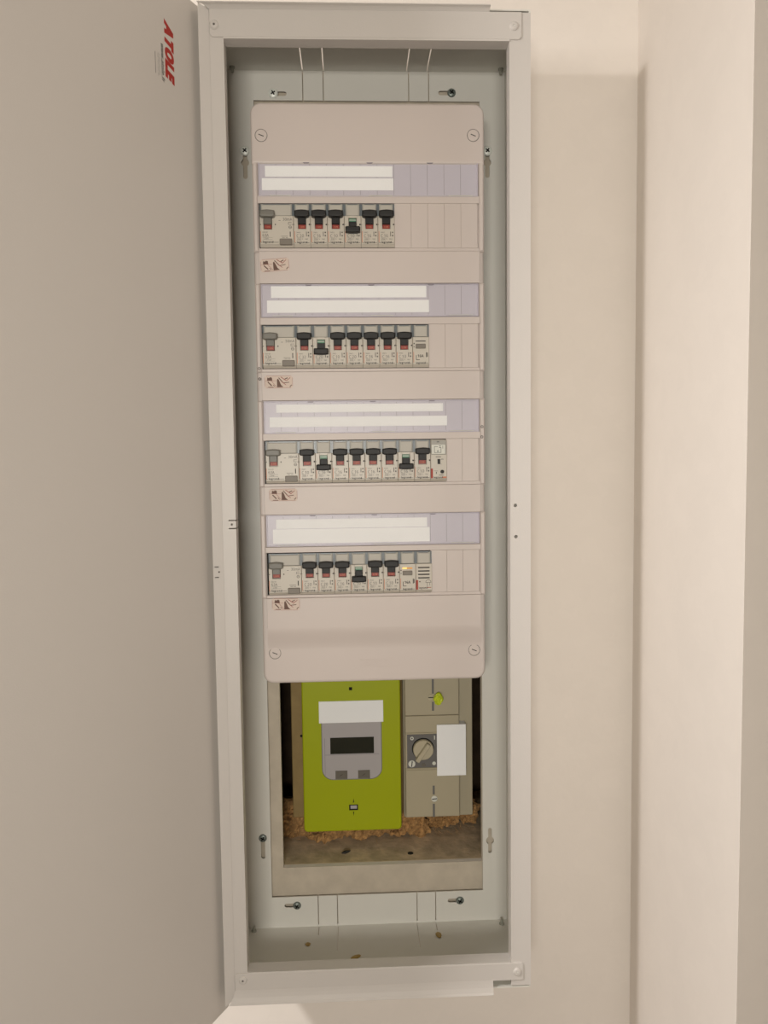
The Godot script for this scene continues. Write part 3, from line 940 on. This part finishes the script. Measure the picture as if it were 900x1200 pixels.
func make_timer(o: Node3D):
	part_of("face", cached("tim_face", func(m: MB):
		m.prism(MB.rr(-8.9, ty(45.2), 8.9, ty(0.2), [0, 0, 1.5, 0], 3), -1.5, 6.0, 0.5)
		foot(m, -8.9, 8.9)), M.face, o)
	var g := part_of("diagram_window", cached("tim_window", func(m: MB):
		m.prism(MB.rr(-8.4, ty(17.5), 8.4, ty(0.8), [1, 1, 1.5, 0], 3), 5.5, 6.9, 0.5)), M.tab, o)
	part_of("diagram_paper", cached("tim_paper", func(m: MB):
		m.prism(MB.rr(-8.0, ty(16.6), 7.0, ty(6.0), 0.6, 2), 6.8, 7.1, 0.15)), M.white, g)
	part_of("diagram_print", cached("tim_diagram", func(m: MB):
		m.box(-5.0, ty(15.2), 7.0, -4.6, ty(8.0), 7.2); m.box(-5.0, ty(15.2), 7.0, 2.6, ty(14.8), 7.2); m.box(-5.0, ty(8.4), 7.0, -1.0, ty(8.0), 7.2)
		m.box(2.2, ty(15.2), 7.0, 2.6, ty(9.4), 7.2); m.box(0.4, ty(7.6), 7.0, 2.2, ty(7.0), 7.2); m.box(0.4, ty(9.6), 7.0, 2.2, ty(8.9), 7.2)
		m.box(4.2, ty(10.6), 7.0, 4.6, ty(7.0), 7.2); m.ring(-1.0, ty(13.4), 0.5, 0.9, 7.0, 7.2, 10)
		text(m, "IN", -1.0, ty(3.4), 1.3, 6.85, "bold", 0.5, 1.4)), M.ink, g)
	part_of("slide_switch", cached("tim_slide", func(m: MB):
		m.box(-1.4, ty(28.2), 4, 1.6, ty(22.4), 6.7, 0.3)), M.black, o, "small black slide switch")
	part_of("button", cached("tim_button", func(m: MB):
		m.lathe(3.6, ty(37.0), [Vector2(2.0, 5.8), Vector2(2.0, 7.4), Vector2(1.5, 7.9), Vector2(0, 8.0)], 18)), M.black, o, "round black button")
	part_of("print", cached("tim_print", func(m: MB):
		text(m, "MODE", -0.4, ty(20.6), 1.2, 5.95, "bold", 0.5, 1.2)
		text(m, "min", 2.4, ty(23.2), 1.1, 5.95, "bold"); text(m, "h", 2.4, ty(29.0), 1.1, 5.95)
		m.box(-3.2, ty(39.4), 5.95, -2.4, ty(37.2), 6.05); m.box(-5.4, ty(36.2), 5.95, -1.0, ty(35.9), 6.05)
		m.box(0.0, ty(41.2), 5.95, 5.0, ty(40.7), 6.05)
		text(m, "legrand", -5.6, ty(44.4), 1.9, 5.9, "bold", 0.0, 1.05, 0.0, 0.3)), M.ink, o)
	red_block(o)
	part_of("red_print", cached("tim_red", func(m: MB):
		m.box(3.6, ty(44.4), 5.4, 8.4, ty(42.6), 6.1)), M.orange, o)


func red_block(o: Node3D):
	part_of("red_label", cached("red_block", func(m: MB):
		m.box(-8.8, ty(44.4), 5.2, -6.6, ty(33.2), 6.1)), M.red_print, o, "red printed block")


func make_chime(o: Node3D):
	part_of("face", cached("con_face", func(_m: MB): pass), M.face, o)
	tab_parts(o, -9.0, 9.0, "mcb")
	for k in 4:
		part_of("grille_slot", cached("chime_slot%d" % k, func(m: MB):
			m.prism(MB.rr(-6.6, ty(19.4 + k * 4.0), 6.4, ty(18.0 + k * 4.0), 0.5, 2), 5.5, 6.06)), M.ink, o)
	part_of("print", cached("chime_print", func(m: MB):
		var c := Vector2(4.8, ty(36.2))
		for i in 10:
			m.line(c + Vector2.from_angle(PI * i / 10.0) * 3.0, c + Vector2.from_angle(PI * (i + 1) / 10.0) * 3.0, 0.35, 5.95, 6.07)
		m.line(c - Vector2(3, 0), c + Vector2(3, 0), 0.35, 5.95, 6.07)
		m.line(c + Vector2(-1.4, 0), c + Vector2(-1.4, -4.6), 0.3, 5.95, 6.07); m.line(c + Vector2(1.4, 0), c + Vector2(1.4, -3.4), 0.3, 5.95, 6.07)
		m.box(-5.4, ty(35.8), 5.95, -4.0, ty(34.6), 6.05)
		text(m, "legrand", -5.8, ty(43.4), 1.9, 5.8, "bold", 0.0, 1.05, 0.0, 0.3)), M.ink, o)
	red_block(o)
	part_of("red_print", cached("chime_red", func(m: MB):
		m.box(2.8, ty(42.4), 5.9, 8.0, ty(41.8), 6.1)), M.red_print, o)


func modules():
	var B := rows_breaker()
	var row := ["top", "second", "third", "bottom"]
	var nth := ["first", "second", "third", "fourth", "fifth", "sixth", "seventh", "eighth"]
	# u: toggle up, d: toggle down
	var levers := ["uuuduu", "uduuuuu", "uduuuudu", "uuuduu"]
	var rated := [["C 20", "C 16", "C 10", "C 10", "C 16", "C 16"], ["C 32", "C 20", "C 10", "C 20", "C 16", "C 16", "C 10"],
		["C 10", "C 16", "C 16", "C 16", "C 16", "C 16", "C 16", "C 10"], ["C 20", "C 20", "C 16", "C 10", "C 10", "C 10"]]
	for r in 4:
		var y: float = B[r] - H
		var x0: float = -117.6 + [0.0, 0.0, 0.5, 1.0][r]
		var o := thing("main_switch", "wide main switch with grey toggle at the left end of the %s breaker row" % row[r], "main switch", Vector3(x0 + W, y, 0), "wide main switches with grey toggles")
		make_main_switch(o)
		var n: int = levers[r].length()
		for i in n:
			var up: bool = levers[r][i] == "u"
			o = thing("circuit_breaker", "narrow circuit breaker, toggle %s, %s after the grey switch in the %s row" % ["up" if up else "down", nth[i], row[r]], "circuit breaker", Vector3(x0 + (i + 2.5) * W, y, 0), "narrow circuit breakers with black toggles")
			make_breaker(o, up, rated[r][i])
		var x: float = x0 + (n + 2.5) * W
		if r == 1:
			make_contactor(thing("contactor", "contactor with grey button and dark signal window ending the second breaker row", "contactor", Vector3(x, y, 0)), false)
		elif r == 2:
			make_timer(thing("timer_switch", "narrow timer with circuit diagram and black button ending the third breaker row", "timer", Vector3(x, y, 0)))
		elif r == 3:
			make_contactor(thing("contactor", "contactor with amber lit signal window beside the chime in the bottom row", "contactor", Vector3(x, y, 0)), true)
			make_chime(thing("door_chime", "chime module with four dark sound slots ending the bottom breaker row", "chime", Vector3(x + W, y, 0)))
	# warning pictograms stuck on the cover below each row
	var st := [[-102.6, -169.3, 4.5], [-101.2, -294.3, 0.0], [-98.8, -417.4, 0.0], [-98.5, -538.8, -1.0]]
	for r in 4:
		var c := Vector3(st[r][0], st[r][1], 3.0)
		var s := thing("warning_sticker", "small warning pictogram sticker on the cover below the %s breaker row" % row[r], "sticker", c, "warning stickers on the cover")
		s.rotation.z = deg_to_rad(st[r][2])
		part_of("paper", cached("st_paper", func(m: MB): m.prism(MB.rr(-15.2, -6.6, 15.2, 6.6, 2.0, 4), 0.02, 0.12)), M.sticker, s)
		part_of("outline", cached("st_outline", func(m: MB):
			m.box(-13.2, 6.3, 0.1, 13.2, 6.6, 0.2); m.box(-13.2, -6.6, 0.1, 13.2, -6.3, 0.2); m.box(-15.2, -4.6, 0.1, -14.9, 4.6, 0.2); m.box(14.9, -4.6, 0.1, 15.2, 4.6, 0.2)
			m.box(-14.9, 1.1, 0.1, -2.6, 1.4, 0.2)
			m.line(Vector2(-8, 1.2), Vector2(-2.2, -5.4), 0.4, 0.1, 0.2)), M.sticker_red, s)
		part_of("pictogram", cached("st_picture", func(m: MB):
			m.prism(PackedVector2Array([Vector2(-12.6, 1.4), Vector2(-6.8, 1.4), Vector2(-7.2, 4.6), Vector2(-9, 5.2), Vector2(-10.4, 4.2), Vector2(-12.2, 4.8)]), 0.1, 0.22)
			m.line(Vector2(-11.8, 0.2), Vector2(-7.6, -4.2), 1.2, 0.1, 0.22)
			m.line(Vector2(-6, -3.0), Vector2(-4.2, -5.0), 0.6, 0.1, 0.22)
			m.box(-11.4, -6.0, 0.1, -5.6, -5.4, 0.22)
			m.prism(PackedVector2Array([Vector2(-1.8, -5.8), Vector2(5, -5.6), Vector2(2.6, -3.4), Vector2(0.8, 1.0), Vector2(-0.6, 3.6), Vector2(-1.8, 2.6)]), 0.1, 0.22)
			m.line(Vector2(0, 4.6), Vector2(5, -1.2), 0.9, 0.1, 0.24)
			m.line(Vector2(5, -1.2), Vector2(11.5, -0.4), 0.7, 0.1, 0.24)
			m.line(Vector2(6.6, 3.0), Vector2(9.8, 4.4), 1.0, 0.1, 0.24)
			m.line(Vector2(12, -5.4), Vector2(14, -3.2), 0.8, 0.1, 0.24)), M.sticker_ink, s)
		part_of("red_mark", cached("st_red", func(m: MB):
			m.line(Vector2(2.4, 5.4), Vector2(8.4, 1.2), 0.8, 0.1, 0.26); m.line(Vector2(8.4, 1.2), Vector2(12.6, 4.6), 0.7, 0.1, 0.26)
			m.line(Vector2(3.0, 0.4), Vector2(8.0, -3.4), 0.6, 0.1, 0.26)), M.sticker_red, s)


# ------------------------------------------------------------------ the meter and what surrounds it
func px(x: float) -> float: return -92.8 + (x - 353.0) * 1.1065
func py(y: float) -> float: return -669.7 - (y - 803.0) * 1.1446


func meter_niche():
	var o := Vector3(-36, -855, -165)
	# boards standing in the wall void
	var m := MB.new(Vector3(10, -856, -158))
	m.box(-108.5, -856, -168, 38, -600, -152, 1.0)
	m.box(38, -857, -168, 131.5, -600, -158.6)
	single("meter_board", m, M.board, "brown meter backing board standing in the wall opening", "board")
	o = Vector3(-29, -866, -150)
	var g := thing("electricity_meter", "lime green electricity meter in the wall opening under the panel cover", "electricity meter", o)
	m = MB.new(o); m.prism(MB.rr(-90, -862, 33, -612, 4, 3), -150, -138)
	part("body", m, M.meter_panel, g)
	m = MB.new(o); m.prism(MB.rr(-92.8, -866, 35.2, -612, [5, 5, 5, 5], 5), -138, -130, 1.6, true, 2)
	part("front_cover", m, M.meter_green, g, "lime green front cover")
	m = MB.new(o); m.prism(MB.rr(px(376), py(913.3), px(445.8), py(806 + 22), [14, 14, 8, 8], 8), -131, -129.2, 0.5)
	var d := part("display_panel", m, M.meter_panel, g, "pale grey display panel")
	m = MB.new(o); m.prism(MB.rr(px(375.4), py(913.9), px(446.4), py(805 + 22), [14.5, 14.5, 8, 8], 8), -131, -129.75)
	part("panel_groove", m, M.grey_plate, g)
	m = MB.new(o); m.box(px(385.6), py(883.4), -129.6, px(437), py(864.4), -128.9, 0.1)
	part("display", m, M.lcd, d, "dark display window")
	m = MB.new(o)
	m.box(px(379), py(884.6), -129.4, px(443), py(884.2), -129.1)
	m.box(px(379), py(865), -129.4, px(379.4), py(910), -129.1)
	part("moulding_line", m, M.lilac_line, d)
	for x in [391.2, 417.8]:
		m = MB.new(o); m.box(px(x), py(912.6), -129.6, px(x + 14), py(903), -128.4, 0.3)
		var bt := part("button", m, M.meter_button, d, "dark grey button")
		m = MB.new(o); m.line(Vector2(px(x + 5), py(909)), Vector2(px(x + 8.5), py(907)), 0.5, -128.5, -128.35)
		part("button_mark", m, M.ink, bt)
	m = MB.new(o); m.box(px(408.6), py(810.2), -130.2, px(412.4), py(806.6), -129.9)
	part("upper_hole", m, M.dark, g)
	m = MB.new(o); m.box(px(406.6), py(950), -130.2, px(417.2), py(943.4), -129.85)
	var cl := part("clip_slot", m, M.dark, g)
	m = MB.new(o); m.box(px(408.2), py(948.2), -130, px(415.8), py(944.4), -129.6, 0.1)
	part("clip", m, M.meter_panel, cl)
	m = MB.new(o)
	m.prism(PackedVector2Array([Vector2(px(411.2), py(941)), Vector2(px(412.6), py(941)), Vector2(px(412), py(935.8))]), -130.2, -129.9)
	m.prism(PackedVector2Array([Vector2(px(411.2), py(952)), Vector2(px(412.0), py(957)), Vector2(px(412.6), py(952))]), -130.2, -129.9)
	part("clip_arrow", m, M.dark, cl)
	m = MB.new(Vector3(px(410.5), py(847), -129)); m.box(px(373), py(847.2), -129.9, px(448.4), py(822.2), -128.7, 0.05)
	single("meter_label", m, M.paper, "blank white label across the upper part of the green meter", "label")

	# the main breaker beside it
	o = Vector3(85, -856, -158)
	var k := thing("supply_breaker", "beige supply breaker with rotary knob beside the green meter", "supply breaker", o)
	m = MB.new(o); m.prism(MB.rr(39.5, -855.6, 131.4, -612, 1, 2), -158, -143, 0.8)
	part("base", m, M.housing, k)
	m = MB.new(o); m.prism(MB.rr(41.2, py(961), px(538.2), py(905), [0, 0, 0, 0], 2), -143, -130, 0.8)
	part("lower_cover", m, M.housing, k)
	m = MB.new(o); m.prism(MB.rr(41.2, py(841.6), px(538.2), -612, [0, 0, 0, 0], 2), -143, -130, 0.8)
	part("upper_cover", m, M.housing, k)
	m = MB.new(o); m.box(41.2, py(904.5), -143, px(538.2), py(842.2), -130.6, 0.6)
	m.box(41.2, py(863.2), -131, px(538.2), py(861.4), -129.2, 0.5); m.box(41.2, py(904.6), -131, px(538.2), py(902.8), -129.2, 0.5)
	part("middle_cover", m, M.housing, k)
	m = MB.new(o); m.box(px(476.2), py(902.6), -131, px(536), py(863.6), -130.0, 0.2)
	part("switch_plate", m, M.grey_plate, k, "dark grey plate around the rotary knob")
	m = MB.new(o); m.lathe(px(495), py(880.2), [Vector2(14.4, -130.2), Vector2(14.2, -128.6), Vector2(13.4, -128.4)], 36)
	var kn := part("knob_ring", m, M.dark, k)
	m = MB.new(o); m.lathe(px(495), py(880.2), [Vector2(13.4, -130), Vector2(13.2, -124.6), Vector2(12.4, -123.6), Vector2(0, -123.6)], 36)
	part("knob", m, M.knob, kn, "round beige rotary knob")
	m = MB.new(o)
	m.xf = Transform3D(Basis(Vector3.BACK, deg_to_rad(55)), Vector3(px(495), py(880.6), 0))
	m.prism(MB.rr(-15.2, -2.9, 12.2, 2.9, 1.4, 3), -124, -116.5, 1.0)
	part("knob_grip", m, M.knob, kn, "grip bar slanting across the knob")
	m = MB.new(o); m.ring(px(482), py(868), 1.2, 2.3, -130.1, -129.8, 18); m.box(px(508.3), py(870), -130.1, px(509.3), py(865.4), -129.8)
	part("mark_print", m, M.white, k)
	for p in [[508.0, 897.8, 2.4, "white"], [495.6, 899.4, 2.6, "meter_button"]]:
		m = MB.new(o); m.prism(MB.circle(px(p[0]), py(p[1]), p[2], 18), -130.2, -129.6, 0.2)
		part("indicator_dot", m, M[p[3]], k)
	for p in [[481.6, 897.6, 4.6, 82.0, -130.0], [508.0, 939.4, 4.0, 6.0, -130.0], [504.6, 820.6, 4.0, 0.0, -130.0]]:
		m = MB.new(o); m.lathe(px(p[0]), py(p[1]), [Vector2(p[2], p[4] - 0.3), Vector2(p[2], p[4] + 0.8), Vector2(p[2] - 0.8, p[4] + 1.2), Vector2(0, p[4] + 1.2)], 22)
		var sc := part("sealing_screw", m, M.knob if p[1] < 850 else M.white, k)
		m = MB.new(o)
		m.xf = Transform3D(Basis(Vector3.BACK, deg_to_rad(p[3])), Vector3(px(p[0]), py(p[1]), 0))
		m.box(-p[2] * 0.8, -0.6, p[4] + 1.0, p[2] * 0.8, 0.6, p[4] + 1.25)
		part("screw_slot", m, M.ink, sc)
	for s in [[799, 816.5], [826, 836.4], [924, 934.5], [945.4, 961]]:
		m = MB.new(o); m.box(px(506), py(s[1]), -130.3, px(508.6), py(s[0]), -129.93)
		part("slot", m, M.grey_plate, k)
	m = MB.new(o)
	var nz := FastNoiseLite.new(); nz.frequency = 0.2
	m.blob(Vector3(px(513.2), py(821), -124), Vector3(6.2, 8.0, 5.0), nz, 1.6, 18)
	part("plastic_seal", m, M.seal, k, "small translucent lime plastic seal")
	m = MB.new(Vector3(px(528.5), py(912), -129)); m.box(px(511.4), py(912), -128.9, px(545.8), py(852.4), -127.9, 0.05)
	m.box(px(538.6), py(911.8), -142.9, px(545.6), py(852.6), -128.9)
	single("breaker_label", m, M.paper, "blank white upright label plate on the right of the supply breaker", "label")
	m = MB.new(Vector3(px(351), py(868), -152)); m.prism(MB.circle(px(350.6), py(868.4), 1.8, 14), -152.1, -151.8)
	single("screw_hole", m, M.dark, "small black hole in the board left of the green meter", "hole")

	# timber sill and glass wool behind
	m = MB.new(Vector3(0, -900, -140))
	m.box(-221, -901, -294, 221, -889, -93.2, 0.8)
	struct("trim_1", m, M.timber, "dusty timber sill along the bottom of the meter opening", "trim")
	var f := FastNoiseLite.new(); f.seed = 3; f.frequency = 0.05; f.fractal_octaves = 4
	m = MB.new(Vector3(0, -889, -175))
	for b in [[-112, -868, -176, 20, 24, 20], [-88, -872, -170, 24, 18, 18], [-50, -876, -166, 30, 15, 20], [-18, -876, -160, 26, 13, 16], [10, -870, -168, 20, 18, 16], [-70, -880, -156, 18, 8, 12],
		[48, -866, -164, 20, 18, 16], [62, -872, -160, 9, 16, 10], [86, -864, -176, 18, 20, 14], [106, -866, -172, 12, 18, 12], [128, -862, -180, 16, 20, 14], [28, -880, -158, 12, 8, 10]]:
		m.blob(Vector3(b[0], b[1], b[2]), Vector3(b[3], b[4], b[5]), f, 11.0, 22)
	for i in 2600:                                # loose fibres standing out of the wool
		var p := Vector3(rng.randf_range(-118, 134), rng.randf_range(-887, -852), rng.randf_range(-176, -146))
		if f.get_noise_3dv(p) < -0.1:
			continue
		var q := p + Vector3(rng.randfn() * 4, rng.randfn() * 3, rng.randfn() * 4)
		var s := Vector3(0.22, 0.1, 0)
		if q.y > -888.5:
			m.quad(p - s, p + s, q + s * 0.4, q - s * 0.4)
	single("glass_wool", m, M.wool, "tufts of brown glass wool lying under the meter in the opening", "insulation").set_meta("kind", "stuff")
	m = MB.new(Vector3(45, -889, -111)); m.xf = Transform3D(Basis(Vector3.RIGHT, -PI / 2), Vector3(45, -889, -111))
	m.lathe(0, 0, [Vector2(3.8, 0.02), Vector2(3.5, 0.5), Vector2(1.5, 0.3), Vector2(0, 0.3)], 18)
	single("sill_screw", m, M.ink, "dark round screw head in the timber sill under the meter", "screw")
	m = MB.new(Vector3(-38, -889, -118)); m.xf = Transform3D(Basis(Vector3.UP, 0.5), Vector3(-38, -887.6, -118))
	m.blob(Vector3.ZERO, Vector3(7, 1.6, 2.6), f, 1.4, 8)
	single("debris_chip", m, M.ink, "dark splinter of debris lying on the timber sill below the wool", "debris")


func screws():
	var where := [[-108, 47.5, "zinc", "bright cross-head screw left of the centre above the panel cover"], [101, 49.5, "dull_zinc", "dull cross-head screw to the right above the panel cover"],
		[-142.3, -17.8, "zinc", "bright cross-head screw beside the cover's upper left corner"], [143.1, -16.8, "zinc", "bright cross-head screw beside the cover's upper right corner"],
		[-140.6, -846.7, "dull_zinc", "small dull screw left of the meter opening, beside the glass wool"],
		[-100, -935.1, "dull_zinc", "dull cross-head screw below the meter opening at its left end"], [104.8, -936.1, "dull_zinc", "dull cross-head screw below the meter opening at its right end"]]
	for s in where:
		var o := Vector3(s[0], s[1], -80)
		var g := thing("wall_screw", s[3], "screw", o, "screws holding the cabinet to the wall")
		var r := 5.6 if s[2] == "zinc" else 5.0
		var m := MB.new()
		m.lathe(0, 0, [Vector2(r, 0.1), Vector2(r, 0.7), Vector2(r * 0.8, 2.0), Vector2(r * 0.4, 2.7), Vector2(0, 2.9)], 24)
		part("head", m, M[s[2]], g)
		m = MB.new()
		m.xf = Transform3D(Basis(Vector3.BACK, rng.randf_range(0.5, 1.1)), Vector3.ZERO)
		m.box(-2.7, -0.75, 1.6, 2.7, 0.75, 2.95); m.box(-0.75, -2.7, 1.6, 0.75, 2.7, 2.95)
		part("cross_slot", m, M.dark, g)


func small_marks():
	var f := FastNoiseLite.new(); f.seed = 9; f.frequency = 0.15
	var i := 0
	for s in [[-27.3, -15.9, 7.0, 3.4, 0.5, "oval dried glue drip near the front of the cabinet's floor"], [74.4, -52.0, 3.6, 6.0, 0.1, "dried glue drip at a slit in the right of the cabinet's floor"], [-84.8, -43.5, 3.2, 3.6, 0.3, "faint small glue spot on the left of the cabinet's floor"]]:
		var m := MB.new(Vector3(s[0], -963, s[1]))
		m.xf = Transform3D(Basis(Vector3.UP, s[4]), Vector3(s[0], -962.4, s[1]))
		m.blob(Vector3.ZERO, Vector3(s[2], 0.7, s[3]), f, 0.7, 10)
		single("glue_drip", m, M.glue, s[5], "glue drip", "dried glue drips in the cabinet")
		i += 1
